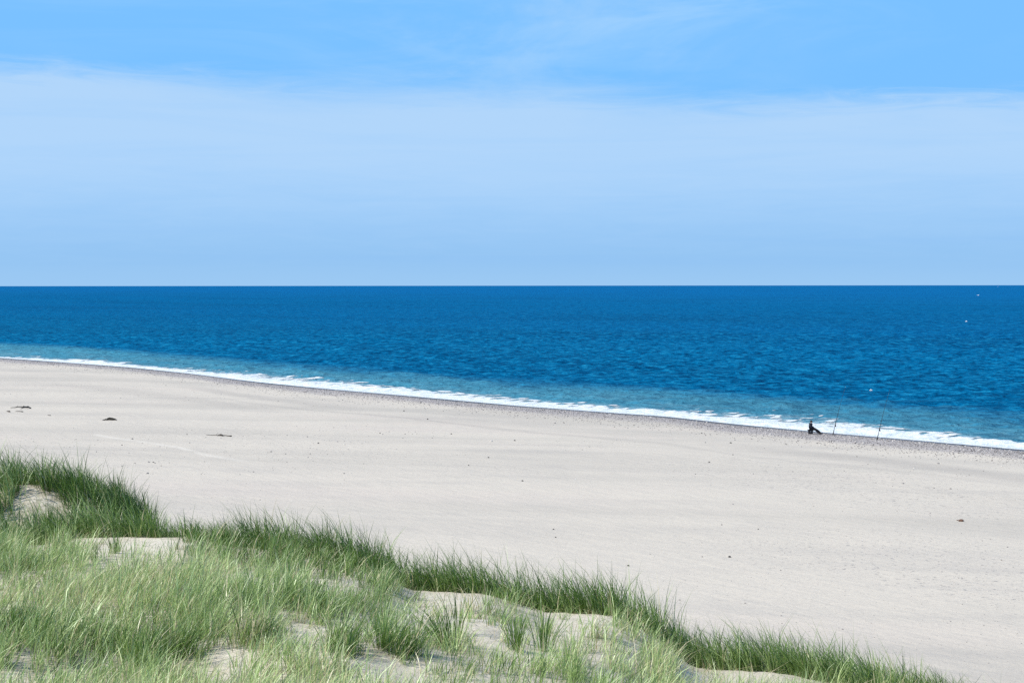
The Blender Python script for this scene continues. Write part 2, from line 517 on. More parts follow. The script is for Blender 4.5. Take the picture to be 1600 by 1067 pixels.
# ================================================================== sea
_fx = [-200, 0, 60, 130, 250, 330, 400, 480, 560, 620, 720, 800, 880, 960, 1050, 1100, 1150, 1230, 1290, 1350, 1400, 1450, 1520, 1600, 1800]
_fy = [540, 555.5, 556, 560, 571, 576, 580, 587, 596, 602, 612, 619, 627, 633, 640, 641, 642, 645.5, 650, 660, 667, 672, 681, 690, 706]
_fu = np.array([(a - 800) / FPX for a in _fx])
_fo = np.array([shore_dist(np.array(x), np.array(y)) for x, y in (at(a, b + 1.5, 0.25) for a, b in zip(_fx, _fy))])
rng = np.random.default_rng(5)
waves = []
for k in range(110):
    wl = 1.5 * (15 / 1.5) ** (k / 109)
    th = -1.75 + rng.normal(0, .85)
    waves.append((2 * math.pi / wl, math.cos(th), math.sin(th), rng.uniform(0, 6.28), 0.0095 * min(wl, 5) ** .9 * rng.uniform(.4, 1.3), wl))


def sea_z(x, y, spacing, d):
    z = np.zeros_like(x)
    for k, cx, cy, ph, am, wl in waves:
        f = np.clip(wl / (2.2 * spacing) - 1, 0, 1)
        z = z + am * f * np.sin(k * (cx * x + cy * y) + ph)
    z = z * sstep(3, 25, d) * .5
    z = z + np.maximum(z, 0) ** 2 * .8
    return z


def breaker_z(x, y, d):
    """the low breaking swell along the shore"""
    s = x * TX + y * TY
    crest = 8.5 + 2.5 * (vnoise(s * .045, s * 0, 51) - .5) * 2
    hgt = 0.06 + 0.26 * vnoise(s * .07, s * 0 + 3, 52)
    return hgt * np.exp(-((d - crest) / np.where(d < crest, 1.8, 4.5)) ** 2)


yrow = np.concatenate([60 * (420 / 60) ** (np.arange(560) / 560), 420 * (2600 / 420) ** (np.arange(300) / 300), 2600 * (40000 / 2600) ** (np.arange(121) / 120)])
ucol = np.concatenate([np.linspace(-.9, -.45, 60, endpoint=False), np.linspace(-.45, .45, 900, endpoint=False), np.linspace(.45, 1.2, 90)])
Y, U = np.meshgrid(yrow, ucol, indexing='ij')
X = U * Y
spc = np.gradient(yrow)[:, None] * np.ones_like(U)
D = shore_dist(X, Y)
Z = sea_z(X, Y, spc, D) + breaker_z(X, Y, D)
keep = (D[:-1, :-1] > -16)
me = mesh_np('sea', np.stack([X, Y, Z], -1).reshape(-1, 3), quads=grid_quads(*X.shape, keep=keep))
attr(me, 'shore', D)
_out = np.interp(U, _fu, _fo)
attr(me, 'froth', np.clip((_out + 3.0 - D) / 6.0, 0, 1))
tag(obj('sea', me, M_SEA), kind='structure')

# ================================================================== surf foam (ragged sheet of broken water)
ucol = np.linspace(-.48, .62, 2600)
dcol = np.linspace(1.5, 34, 150)
yc = 1 / np.interp(ucol, _uf, _inv)
kk = np.clip(NX * ucol + NY, .15, 1)
U, DD = np.meshgrid(ucol, dcol)
Y = yc[None, :] + DD / kk[None, :]
X = U * Y
S = X * TX + Y * TY
outer = np.interp(U, _fu, _fo)
outer = outer + .8 + 1.6 * sstep(8, 12, outer)
n_edge = fbm(S * .35, DD * .5, 61, 4)
n_fine = fbm(S * 1.3, DD * .8, 64, 4)
lace = fbm(S * .75 + 40, DD * .45, 67, 5)
body = (outer + 1.0 - DD) / np.maximum(outer * .30, 1.5) + (n_edge - .5) * 1.5
fr_ = (DD - 7.0) / np.maximum(outer - 6.0, 1.0)
width_ = sstep(5, 14, outer)
thr = .34 + .13 * sstep(6.5, 8, DD) + (.19 + .02 * width_) * sstep(.25 - .2 * width_, .6, fr_) + .05 * sstep(.8, 1.2, fr_)
thick = np.where(body > 0, np.minimum(.5 * lace + .5 * n_fine + .22 * np.clip(body, 0, 1) - thr, body * .4), -1)
keep = (np.maximum(thick[:-1, :-1], thick[1:, 1:]) > -.03)
Zf = np.maximum(breaker_z(X, Y, DD), 0) + 0.03 + .05 * fbm(S * .8, DD * 1.1, 77, 4) * np.clip(body + .5, 0.2, 1) + sea_z(X, Y, np.full_like(X, .5), DD)
Zf = np.maximum(Zf, BERM - .115 * DD + .03)
q = grid_quads(*X.shape, keep=keep)
usedv = np.unique(q); remap = np.full(X.size, -1, np.int64); remap[usedv] = np.arange(len(usedv))
me = mesh_np('surf_foam', np.stack([X, Y, Zf], -1).reshape(-1, 3)[usedv], quads=remap[q])
attr(me, 'thick', thick.ravel()[usedv])
tag(obj('surf_foam', me, M_SURF), 'white broken surf foam running the whole length of the shoreline', 'surf foam', kind='stuff')


def whitecap(px, py, wid, hgt, label, seed):
    x, y = at(px, py, 0.2)
    r = np.random.default_rng(seed)
    bm = bmesh.new()
    for k in range(5):
        m4 = (Matrix.Translation((r.uniform(-.5, .5) * wid, r.uniform(-.2, .2) * wid, .05))
              @ Matrix.Diagonal((wid * r.uniform(.18, .36), wid * r.uniform(.1, .2), hgt * r.uniform(.4, 1), 1)))
        res = bmesh.ops.create_icosphere(bm, subdivisions=3, radius=1, matrix=m4)
        for v in res['verts']:
            v.co += Vector((r.normal(0, .02), r.normal(0, .02), r.normal(0, .02))) * wid
    me = bpy.data.meshes.new('whitecap'); bm.to_mesh(me); bm.free()
    o = obj('whitecap', me, M_FOAM); o.location = (x, y, 0.05)
    tag(o, label, 'whitecap', 'lone whitecaps out on the open sea')


whitecap(1528.5, 462, 2.6, .8, 'brightest white crest of broken water, far out close under the horizon', 1)
whitecap(1510, 502.5, .8, .3, 'tiny white fleck of broken water below the bright far crest', 2)
whitecap(1361, 609, .32, .16, 'small white splash on dark water between and beyond the two rods', 3)
whitecap(1559, 448.5, 6, 1.6, 'faint speck of broken water sitting right on the horizon line', 4)

# ================================================================== dune
gx = np.arange(-30, 24.01, .17); gy = np.arange(-6, 60, .17)
Y, X = np.meshgrid(gy, gx, indexing='ij')
Z = dune_z(X, Y)
me = mesh_np('dune', np.stack([X, Y, Z], -1).reshape(-1, 3), quads=grid_quads(*X.shape))

# grass cover, set from where the photo shows bare sand
#   (cx, cy, rx, ry, bareness)
BARE = [(64, 800, 52, 34, 1.0), (200, 849, 92, 10, .85), (60, 855, 30, 8, .5), (672, 955, 62, 42, .84), (725, 935, 55, 12, .96), (820, 985, 95, 36, .70),
        (905, 962, 60, 14, .75), (520, 908, 50, 14, .65), (395, 893, 42, 9, .5), (478, 992, 48, 20, .7), (390, 1024, 60, 14, .5),
        (600, 1045, 70, 18, .52), (760, 1045, 120, 22, .50), (1150, 1058, 120, 12, .92), (1075, 1015, 22, 20, .6), (40, 1062, 70, 14, .5),
        (345, 1014, 16, 7, .55), (560, 975, 35, 18, .5), (960, 1025, 70, 25, .50), (330, 1050, 60, 14, .5)]
DENSE = [(265, 1040, 50, 22, .5), (415, 1006, 40, 12, .4), (535, 1024, 26, 16, .5), (30, 985, 30, 16, .3), (620, 1020, 25, 16, .4)]


def cover(px, py, x, y):
    c = np.ones_like(px)
    for cx, cy, rx, ry, a in BARE:
        dy = py - cy
        rr = ((px - cx) / rx) ** 2 + (np.where(dy > 0, dy / (ry + 20), dy / ry)) ** 2
        c = c * (1 - a * sstep(1.5, .55, rr + (vnoise(x * 2.2, y * 2.2, 90) - .5) * .9))
    return c


PX, PY = project(X, np.maximum(Y, 3), Z)
U = X / np.maximum(Y, 7)
lipY = np.interp(U, _lip_u, _lip_Y)
cov = cover(PX, PY, X, Y)
cov = np.where(Y > lipY + .1, np.maximum(cov, .9 * (1 - (Y > 29) * ((PX - 66) / 50) ** 2 * 0)), cov)
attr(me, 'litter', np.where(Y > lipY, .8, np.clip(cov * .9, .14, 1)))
tag(obj('dune', me, M_DUNE), kind='structure')


def blades(root, hgt, lean_dir, lean, width, kind, rnd, seed):
    """ribbons of 4 cross-sections each; root (n,3)"""
    r = np.random.default_rng(seed)
    n = len(root)
    ts = np.array([0, .34, .68, 1.0])
    wf = np.array([.8, 1.0, .7, .0])
    ldx, ldy = np.cos(lean_dir), np.sin(lean_dir)
    fa = r.uniform(0, math.pi, n)
    wx, wy = np.cos(fa), np.sin(fa)
    V = np.zeros((n, 7, 3), np.float32)
    C = np.zeros((n, 7, 4), np.float32); C[..., 3] = 1
    for k in range(4):
        tt = ts[k]
        off = lean * hgt * (0.35 * tt + .75 * tt ** 2.2)
        zz = hgt * (tt - .28 * np.clip(lean, 0, 1.4) * tt ** 2.4)
        cx = root[:, 0] + ldx * off; cy = root[:, 1] + ldy * off; cz = root[:, 2] + zz
        hw = width * wf[k] * .5
        if k < 3:
            V[:, 2 * k] = np.stack([cx - wx * hw, cy - wy * hw, cz], -1)
            V[:, 2 * k + 1] = np.stack([cx + wx * hw, cy + wy * hw, cz], -1)
            idx = (2 * k, 2 * k + 1)
        else:
            V[:, 6] = np.stack([cx, cy, cz], -1); idx = (6,)
        for i in idx:
            C[:, i, 0] = kind; C[:, i, 1] = rnd; C[:, i, 2] = tt
    b = (np.arange(n) * 7)[:, None]
    q = np.concatenate([b + np.array([[0, 1, 3, 2]]), b + np.array([[2, 3, 5, 4]])], 0)
    tr = b + np.array([[4, 5, 6]])
    return V.reshape(-1, 3), q, tr, C.reshape(-1, 4)


def grass_mesh(name, *a):
    v, q, tr, c = blades(*a)
    me = mesh_np(name, v, tris=tr, quads=q)
    attr(me, 'blade', c, 'FLOAT_COLOR')
    return me


# dark bushy tufts: extra blades, and shade put into a darker leaf colour
# clump roots
def scatter(n_clump, xr, yr, seed):
    r = np.random.default_rng(seed)
    x = r.uniform(*xr, n_clump); y = r.uniform(*yr, n_clump)
    return x, y, r


cx, cy, r = scatter(46000, (-16, 13.5), (9.5, 37.5), 101)
cz = dune_z(cx, cy)
px, py = project(cx, cy, cz)
u = cx / cy
b = cy - np.interp(u, _lip_u, _lip_Y)             # metres beyond the first lip
back = b > 0.05
knoll = (b > 1.0) & (cz > np.interp(u, _lip_u, _lip_z) - .75) & (px < 330)
cv = cover(px, py, cx, cy)
cv = np.where(back & ~((px < 125) & (px > 15) & (py > 770) & (py < 832) & (cy > 26)), 1.0, cv)
patchy = fbm(cx * .55, cy * .55, 33, 4)
dens = np.where(back, .85, .15 + .42 * sstep(.32, .58, patchy) + .14 * sstep(620, 300, px)) * cv ** 1.3
dens = np.where(back & ~knoll & (b > 4.2), np.where((px < 245) & (b < 8), .7, .05), dens)
ok = (r.random(len(cx)) < dens) & (px > -330) & (px < 1620) & (py > 650) & (py < 1330)
cx, cy, b, back, knoll, px, py, patchy, cv = (q[ok] for q in (cx, cy, b, back, knoll, px, py, patchy, cv))
nb = np.where(back, r.integers(9, 20, len(cx)), r.integers(9, 26, len(cx)))
bush = np.zeros(len(cx))
nb = np.where(back & (px > 175) & (px < 250) & (b > 2.5), nb * 2, nb)
for ex, ey, erx, ery, ea in DENSE:
    bush = np.maximum(bush, sstep(1.3, .4, ((px - ex) / erx) ** 2 + ((py - ey) / ery) ** 2))
nb = np.where(bush > .3, nb + (bush * 26).astype(int), nb)
ci = np.repeat(np.arange(len(cx)), nb)
n = len(ci)
rad = np.abs(r.normal(0, .10, n)); ang = r.uniform(0, 2 * math.pi, n)
bx = cx[ci] + rad * np.cos(ang); by = cy[ci] + rad * np.sin(ang)
bz = dune_z(bx, by) - .02
bk = back[ci]; kn = knoll[ci]
ch = np.clip(r.normal(1, .26, len(cx)), .45, 1.6)[ci]
hg = np.where(bk, np.where(kn, r.normal(.62, .13, n), r.normal(.70, .14, n)), (r.normal(.34, .09, n) + .25 * (patchy[ci] - .5)) * (.55 + .45 * cv[ci])) * ch
hg = np.where(r.random(n) < .03, hg * 1.3, hg)
hg = hg * (1 - .42 * bk * sstep(235, 262, px[ci]) * sstep(400, 320, px[ci]))
hg = np.clip(hg * np.where(bk, sstep(1800, 1000, px[ci]) * .35 + .65, 1), .15, 1.35)
# wind: crest grass leans slightly left, the slack behind it brushes right; blades splay from their clump
wd = np.where(bk, R(165), R(20)) + r.normal(0, .3, n) + r.normal(0, .55, len(cx))[ci]
ws = np.where(bk, .36, .26) * r.uniform(.3, 1.7, len(cx))[ci]
lx = np.cos(ang) * (rad * 2.2 + .05) + np.cos(wd) * ws + r.normal(0, .20, n)
ly = np.sin(ang) * (rad * 2.2 + .05) + np.sin(wd) * ws + r.normal(0, .20, n)
ld = np.arctan2(ly, lx); ln = np.clip(np.hypot(lx, ly), 0, 1.3)
ck = r.normal(0, .17, len(cx))[ci]
tone = fbm(cx * .35, cy * .35, 44, 3)[ci]
edge = np.clip((-b[ci] + 1.6 * (tone - .5)) / 3.6, 0, 1)                  # 0 at the lip, 1 well inside
kind = np.where(bk, .14 + .45 * (tone - .5) + .8 * ck, .16 + .32 * edge + .65 * (tone - .5) + .95 * ck)
kind = np.clip(kind - .3 * bush[ci], 0, .68)  # darker leaf colour paints shade into the bushy tufts
strawp = np.where(bk, .05, .10 + .22 * edge * sstep(.35, .65, tone))
kind = np.where(r.random(n) < strawp, .95, kind)
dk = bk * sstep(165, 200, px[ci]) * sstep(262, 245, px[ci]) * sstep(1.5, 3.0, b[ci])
wdt = np.where(r.random(n) < .14, .0145, r.uniform(.0045, .0105, n)) * np.where(bk, 1.35, 1.0)
NL = 60000
qx, qy = r.uniform(-13, 9, NL), r.uniform(13, 28, NL)
qz = dune_z(qx, qy); qpx, qpy = project(qx, qy, qz)
qc = cover(qpx, qpy, qx, qy)
kq = (r.random(NL) < .10 + .34 * sstep(.45, .75, fbm(qx * 1.6, qy * 1.6, 91, 3))) & (qc < .8) & (qy < np.interp(qx / qy, _lip_u, _lip_Y) - .05) & (qpy < 1120) & (qpx < 1500)
qx, qy, qz = qx[kq], qy[kq], qz[kq]; m_ = len(qx)
lay = r.random(m_) < .55
bx, by, bz = np.append(bx, qx), np.append(by, qy), np.append(bz, qz + np.where(lay, .006, -.01))
hg = np.append(hg, np.where(lay, r.uniform(.06, .22, m_), r.uniform(.07, .30, m_)))
ld = np.append(ld, r.uniform(0, 6.283, m_)); ln = np.append(ln, np.where(lay, 3.2, r.uniform(.1, .7, m_)))
wdt = np.append(wdt, r.uniform(.004, .009, m_)); dk = np.append(dk, np.where(lay, .4, 0))
kind = np.append(kind, np.where(lay, np.where(r.random(m_) < .6, .95, .1), np.where(r.random(m_) < .35, .95, r.uniform(.0, .5, m_))))
n = len(bx)
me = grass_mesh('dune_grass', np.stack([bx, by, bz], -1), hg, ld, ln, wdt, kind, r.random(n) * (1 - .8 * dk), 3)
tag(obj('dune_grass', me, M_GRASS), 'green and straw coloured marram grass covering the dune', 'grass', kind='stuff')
print('GRASS blades', n, 'clumps', len(cx))

# tufts that stand apart on the bare sand, each a plant of its own
TUFTS = [(692, 1012, 80, .62, .08, 'dark green spiky tuft leaning left, biggest on the bare dune hollow'),
         (714, 996, 34, .72, .06, 'slim upright dark tuft just right of the spiky leaning one'),
         (806, 1016, 70, .55, .10, 'bushy green tuft standing right of the bare sand hollow'),
         (848, 1018, 60, .62, .20, 'tall loose tuft at the right end of the hollow, before the dense crest grass'),
         (598, 1012, 110, .50, .25, 'broad leafy tuft at the left rim of the bare sand hollow'),
         (655, 990, 26, .38, .30, 'thin sparse tuft of a few blades in the middle of the bare sand hollow'),
         (76, 822, 40, .45, .08, 'small tuft sprouting at the foot of the sand scar on the left knoll'),
         (735, 958, 34, .42, .85, 'straw coloured dry tuft hanging below the sand lip under the crest grass'),
         (760, 960, 40, .44, .30, 'yellow green tuft beside the straw coloured one below the sand lip'),
         (180, 864, 34, .40, .15, 'wiry dark tuft in front of the narrow sand lip at left')]


def ground_hit(px, py):
    dr = ray(px, py)
    for s in np.arange(10, 40, .05):
        if CAM_Z + dr[2] * s <= dune_z(np.array(dr[0] * s), np.array(s)):
            return dr[0] * s, s
    return dr[0] * 25, 25


for k, (tpx, tpy, nbl, h, kd, lab) in enumerate(TUFTS):
    r = np.random.default_rng(200 + k)
    x, y = ground_hit(tpx, tpy)
    z = float(dune_z(np.array(x), np.array(y)))
    rad = np.abs(r.normal(0, .07 if nbl < 90 else .13, nbl)); ang = r.uniform(0, 6.283, nbl)
    pts = np.stack([rad * np.cos(ang), rad * np.sin(ang), np.zeros(nbl) - .02], -1)
    pts[:, 2] += dune_z(x + pts[:, 0], y + pts[:, 1]) - z
    lx = np.cos(ang) * (rad * 3 + .12) + (-.32 if k == 0 else .02) + r.normal(0, .12, nbl)
    ly = np.sin(ang) * (rad * 3 + .12) + r.normal(0, .12, nbl)
    me = grass_mesh('marram_tuft', pts, np.clip(r.normal(h, .12, nbl), .15, 1), np.arctan2(ly, lx), np.clip(np.hypot(lx, ly), 0, 1.2),
                    r.uniform(.008, .014, nbl), np.clip(kd + r.normal(0, .08, nbl), 0, .98), r.random(nbl), 300 + k)
    o = obj('marram_tuft', me, M_GRASS); o.location = (x, y, z)
    tag(o, lab, 'grass tuft', 'marram tufts standing apart on bare dune sand')

# ================================================================== shingle and things on the beach
M_STONE = []
for nm, c in (('dark_stone', (.11, .10, .10)), ('grey_stone', (.27, .25, .24)), ('pale_stone', (.62, .58, .53))):
    M_STONE.append(simple_mat(nm, c, .8, .2, .3, 14))


M_PEBBLE = [simple_mat('dark_pebble', (.05, .047, .046), .8, .2, .3, 14), M_STONE[1], M_STONE[2]]


def rock_base(seed, sub=1):
    bm = bmesh.new(); bmesh.ops.create_icosphere(bm, subdivisions=sub, radius=1)
    bm.verts.ensure_lookup_table()
    r = np.random.default_rng(seed)
    V = np.array([v.co[:] for v in bm.verts])
    ax = r.normal(size=(6, 3)); ax /= np.linalg.norm(ax, axis=1)[:, None]
    for a in ax:
        V *= (1 - .22 * np.maximum(V @ a - .45, 0))[:, None] * (1 + .08 * (V @ a)[:, None])
    F = np.array([[v.index for v in f.verts] for f in bm.faces])
    bm.free()
    return V, F


r = np.random.default_rng(77)
N = 30000
gu = r.uniform(-.40, .40, N)
ycg = 1 / np.interp(gu, _uf, _inv)
typ = r.random(N)
gd = np.where(typ < .62, -np.abs(r.normal(0, 4.0, N)) - .2, -r.uniform(8, 85, N))
gy_ = ycg + gd / np.clip(NX * gu + NY, .15, 1)
gx_ = gu * gy_
zone = fbm(gx_ * .05 + 3, gy_ * .035, 41, 3)
ok = (gy_ > 46) & ((typ < .62) | (r.random(N) < sstep(.47, .66, zone)))
gx_, gy_, gd = gx_[ok], gy_[ok], gd[ok]
gz = beach_z(gx_, gy_)
n = len(gx_)
size = np.where(gd > -12, r.lognormal(math.log(.040), .35, n), r.lognormal(math.log(.022), .5, n) * np.where(gy_ < 95, .55, 1))
size = np.clip(size, .012, .10)
V0, F0 = rock_base(3, 1)
rz = r.uniform(0, 6.283, n)
ca, sa = np.cos(rz), np.sin(rz)
sc3 = size[:, None] * r.uniform(.7, 1.3, (n, 3)) * np.array([1, 1, .62])
P = V0[None] * sc3[:, None, :]
Px = P[..., 0] * ca[:, None] - P[..., 1] * sa[:, None]; Py = P[..., 0] * sa[:, None] + P[..., 1] * ca[:, None]
VV = np.stack([Px + gx_[:, None], Py + gy_[:, None], P[..., 2] + (gz + size * .25)[:, None]], -1)
FF = (F0[None] + (np.arange(n) * len(V0))[:, None, None]).reshape(-1, 3)
me = mesh_np('shingle', VV.reshape(-1, 3), tris=FF)
pick = r.choice(3, n, p=[.15, .65, .20])
for mm in M_STONE: me.materials.append(mm)
me.polygons.foreach_set('material_index', np.repeat(pick, len(F0)).astype(np.int32))
tag(link(bpy.data.objects.new('shingle', me)), 'grey and dark shingle strewn along the waterline and over the sand', 'shingle', kind='stuff')
print('SHINGLE', n)


def beach_at(px, py):
    z = 1.3
    for _ in range(6):
        x, y = at(px, py, z)
        z = float(beach_z(np.array(x), np.array(y)))
    return x, y, z


STONES = [  # px, py, width in photo px, tone, label
    (631, 642, 3.0, 0, 'dark pebble below the surf, upper left one of the scatter at mid beach'),
    (668, 655, 3.0, 0, 'dark pebble right of and below the upper left one at mid beach'),
    (593.5, 676.5, 2.6, 0, 'dark pebble at the left end of the speckled stony patch'),
    (705, 678, 3.0, 0, 'dark pebble at the right end of the speckled stony patch'),
    (804, 688.5, 3.2, 0, 'dark pebble beside the pale one, at the middle of the beach'),
    (768, 689.5, 4.0, 2, 'lone white pebble on the mid beach, left of a dark one'),
    (763, 715, 3.2, 0, 'dark pebble alone on warm sand under the white pebble'),
    (732, 727, 2.4, 0, 'very small dark pebble left of and below the one under the white pebble'),
    (816, 751.5, 3.2, 0, 'dark pebble alone on sand, lowest of the mid beach scatter'),
    (1141.5, 692.5, 3.6, 0, 'dark pebble near the shingle, some way left of the seated angler'),
    (1145, 711, 2.6, 0, 'small dark pebble directly below the one left of the angler'),
    (1108, 722.5, 3.2, 0, 'dark pebble at the edge of the stony sand, left of the angler'),
    (1504, 697.5, 3.6, 0, 'dark stone on the shingle band right of the second fishing rod'),
    (1411, 756, 3.2, 1, 'grey stone on pale sand, topmost of three below the second rod'),
    (1459, 763, 3.2, 1, 'grey stone on pale sand, middle of three below the second rod'),
    (1485, 764.5, 3.6, 1, 'grey stone on pale sand, right hand of three below the second rod'),
    (1184.5, 827, 2.6, 0, 'small dark pebble on smooth sand far below the angler'),
    (1127.5, 820, 2.6, 0, 'small dark pebble left of another far below the angler'),
    (1145, 788, 2.6, 1, 'little grey pebble above two dark ones far below the angler'),
    (981.5, 884, 4.2, 0, 'dark flat stone on bare sand just above the crest grass'),
    (868, 839.5, 3.0, 0, 'dark pebble, lower of a close pair above the crest grass'),
    (864.5, 827, 3.0, 0, 'dark pebble, upper of a close pair above the crest grass'),
    (1097, 870, 2.6, 0, 'tiny dark pebble left of a longer dark chip on bare sand'),
    (1139.5, 870.5, 5.0, 0, 'longer dark chip of stone on bare sand right of a tiny pebble'),
    (1564, 875.5, 3.2, 1, 'small grey brown pebble near the right edge of the beach'),
    (1466, 725, 4.5, 1, 'grey stone lying on the faint old tide line right of the rods'),
]
for k, (sx_, sy_, wpx, tone, lab) in enumerate(STONES):
    x, y, z = beach_at(sx_, sy_)
    rr = wpx / FPX * y * .5
    V, F = rock_base(500 + k, 3)
    rn = np.random.default_rng(k)
    S3 = np.array([1, rn.uniform(.7, 1.1), rn.uniform(.55, .8)])
    me = mesh_np('pebble', V * S3 * rr, tris=F)
    o = obj('pebble', me, M_PEBBLE[tone])
    o.location = (x, y, z + rr * .25); o.rotation_euler = (0, 0, rn.uniform(-.4, .4))
    tag(o, lab, 'pebble', 'single pebbles lying on the open sand')

M_WOOD = simple_mat('grey_driftwood', (.16, .145, .13), .85, .15, .35, 8)
M_DARKWOOD = simple_mat('dark_driftwood', (.07, .062, .055), .85, .15, .35, 8)
M_WEED = simple_mat('dry_seaweed', (.05, .046, .036), .8, .2, .4, 9)
M_BROWN = simple_mat('brown_flotsam', (.15, .085, .06), .75, .2, .4, 9)


def tube(bm, pts, rads, seg=8, jit=0.0, seed=0):
    rn = random.Random(seed)
    rings = []
    P = [Vector(p) for p in pts]
    for i, p in enumerate(P):
        tdir = (P[min(i + 1, len(P) - 1)] - P[max(i - 1, 0)]).normalized()
        a = tdir.orthogonal().normalized(); bb = tdir.cross(a)
        ring = []
        for k in range(seg):
            th = 2 * math.pi * k / seg
            q = rads[i] * (1 + rn.uniform(-jit, jit))
            ring.append(bm.verts.new(p + a * math.cos(th) * q + bb * math.sin(th) * q))
        rings.append(ring)
    for i in range(len(rings) - 1):
        for k in range(seg):
            f = bm.faces.new((rings[i][k], rings[i][(k + 1) % seg], rings[i + 1][(k + 1) % seg], rings[i + 1][k])); f.smooth = True
    for ring, rev in ((rings[0], True), (rings[-1], False)):
        bm.faces.new(list(reversed(ring)) if rev else ring)


def bm_obj(name, bm, mat, parent=None):
    bmesh.ops.recalc_face_normals(bm, faces=bm.faces)
    me = bpy.data.meshes.new(name); bm.to_mesh(me); bm.free()
    return obj(name, me, mat, parent)


def driftwood(px0, py0, px1, py1, rad, label, mat, seed, bend=.15, lift=0.0, side=True, name='driftwood_branch', cat='driftwood'):
    x0, y0, z0 = beach_at(px0, py0); x1, y1, z1 = beach_at(px1, py1)
    rn = random.Random(seed)
    L = math.hypot(x1 - x0, y1 - y0)
    n = 9
    pts, rads = [], []
    for i in range(n):
        f = i / (n - 1)
        pts.append(((x1 - x0) * f + rn.uniform(-bend, bend) * L * .12, (y1 - y0) * f + rn.uniform(-bend, bend) * L * .12,
                    (z1 - z0) * f + rad * .5 + lift * math.sin(math.pi * f) + rn.uniform(0, bend) * .15))
        rads.append(rad * (1 - .65 * f) * rn.uniform(.8, 1.15))
    bm = bmesh.new(); tube(bm, pts, rads, 9, .12, seed)
    if side:
        for i in (3, 5):
            b0 = Vector(pts[i]); dv = Vector((rn.uniform(-.3, .5) * L * .3, rn.uniform(-.4, .4) * L * .3, .35 * rad + L * .06))
            tube(bm, [b0, b0 + dv * .5 + Vector((0, 0, .03)), b0 + dv], [rads[i] * .55, rads[i] * .4, rads[i] * .15], 7, .1, seed + i)
    o = bm_obj(name, bm, mat); o.location = (x0, y0, z0)
    tag(o, label, cat)
    return o


driftwood(46, 636.5, 17, 637, .085, 'longest grey driftwood branch lying at far left on the sand', M_DARKWOOD, 1, .3, .05)
driftwood(47, 637.5, 32, 639, .075, 'short knobbly driftwood piece crossing the right end of the longest branch', M_DARKWOOD, 2, .3, .12)
driftwood(36, 643, 24, 642.5, .055, 'thin grey driftwood stick just below the longest branch', M_WOOD, 3, .2, .03, False)
driftwood(15.5, 643, 10, 642.5, .075, 'stubby driftwood lump left of and below the longest branch', M_DARKWOOD, 4, .2, .02, False)
driftwood(361, 681.5, 322, 679.5, .045, 'long thin dark stick lying nearly flat on the mid beach sand', M_DARKWOOD, 5, .25, .02)
driftwood(348, 681, 341, 680, .075, 'knotty dark lump resting on the long thin stick', M_DARKWOOD, 6, .3, .05, False)
driftwood(79, 648.8, 74, 648.4, .05, 'tiny stick on the sand right of the driftwood branches', M_WOOD, 7, .2, .02, False)
driftwood(1498, 814.5, 1494, 814, .03, 'tiny twig touching the left side of the brown lump', M_BROWN, 8, .2, .02, False, 'twig', 'twig')

# dark heap of seaweed: low mound with frayed strands
x, y, z = beach_at(172, 655.5)
bm = bmesh.new()
rn = random.Random(4)
for k in range(60):
    a = rn.uniform(0, 6.283); q = abs(rn.gauss(0, .24))
    p0 = Vector((q * math.cos(a), q * math.sin(a) * .7, .26 * math.exp(-(q / .28) ** 2) * rn.uniform(.3, 1)))
    p2 = p0 + Vector((rn.uniform(-.45, .45), rn.uniform(-.3, .3), 0)); p2.z = .03
    tube(bm, [p0, (p0 + p2) / 2 + Vector((0, 0, .05)), p2], [.045, .04, .012], 6, .2, k)
o = bm_obj('seaweed_heap', bm, M_WEED); o.location = (x, y, z)
tag(o, 'low dark heap of dried seaweed right of the driftwood on the left beach', 'seaweed')

# brown lump at the right
x, y, z = beach_at(1502, 815)
V, F = rock_base(901, 4)
V = V * np.array([.125, .09, .09]) * (1 + .25 * (fbm(V[:, 0] * 3 + 5, V[:, 1] * 3 + V[:, 2] * 2, 3, 3) - .5)[:, None])
V[:, 0] += np.where(V[:, 0] < -.03, (V[:, 0] + .03) * .6, 0)
me = mesh_np('flotsam_lump', V, tris=F)
o = obj('flotsam_lump', me, M_BROWN); o.location = (x, y, z + .04)
tag(o, 'brown lump of flotsam lying alone on pale sand at the right', 'flotsam')

# ================================================================== angler
M_SKIN = simple_mat('skin', (.45, .27, .19), .55, .3, .08, 30)
M_JACKET = simple_mat('dark_navy_jacket', (.020, .024, .038), .85, .15, .35, 9)
M_TROUSER = simple_mat('black_trousers', (.010, .010, .014), .85, .15, .3, 9)
M_BOOT = simple_mat('rubber_boot', (.012, .013, .012), .5, .4, .3, 9)
M_CAP = simple_mat('dark_cap', (.022, .022, .028), .85, .15, .3, 14)
M_SUNLIT_BACK = simple_mat('sunlit_back_grey', (.34, .36, .36), .85, .15, .2, 12)
M_HAIR = simple_mat('grey_hair', (.10, .09, .08), .8, .2, .4, 60)
M_STEEL = simple_mat('steel', (.55, .56, .58), .32, .5, .1, 20, 1.0)
M_CARBON = simple_mat('dark_carbon', (.012, .016, .022), .4, .5, .2, 20)
M_CORK = simple_mat('grip_foam', (.03, .028, .026), .8, .2, .3, 30)
M_ALU = simple_mat('grey_aluminium', (.36, .37, .39), .45, .5, .12, 20, .6)
M_FABRIC = simple_mat('stool_canvas', (.035, .045, .055), .85, .15, .3, 30)


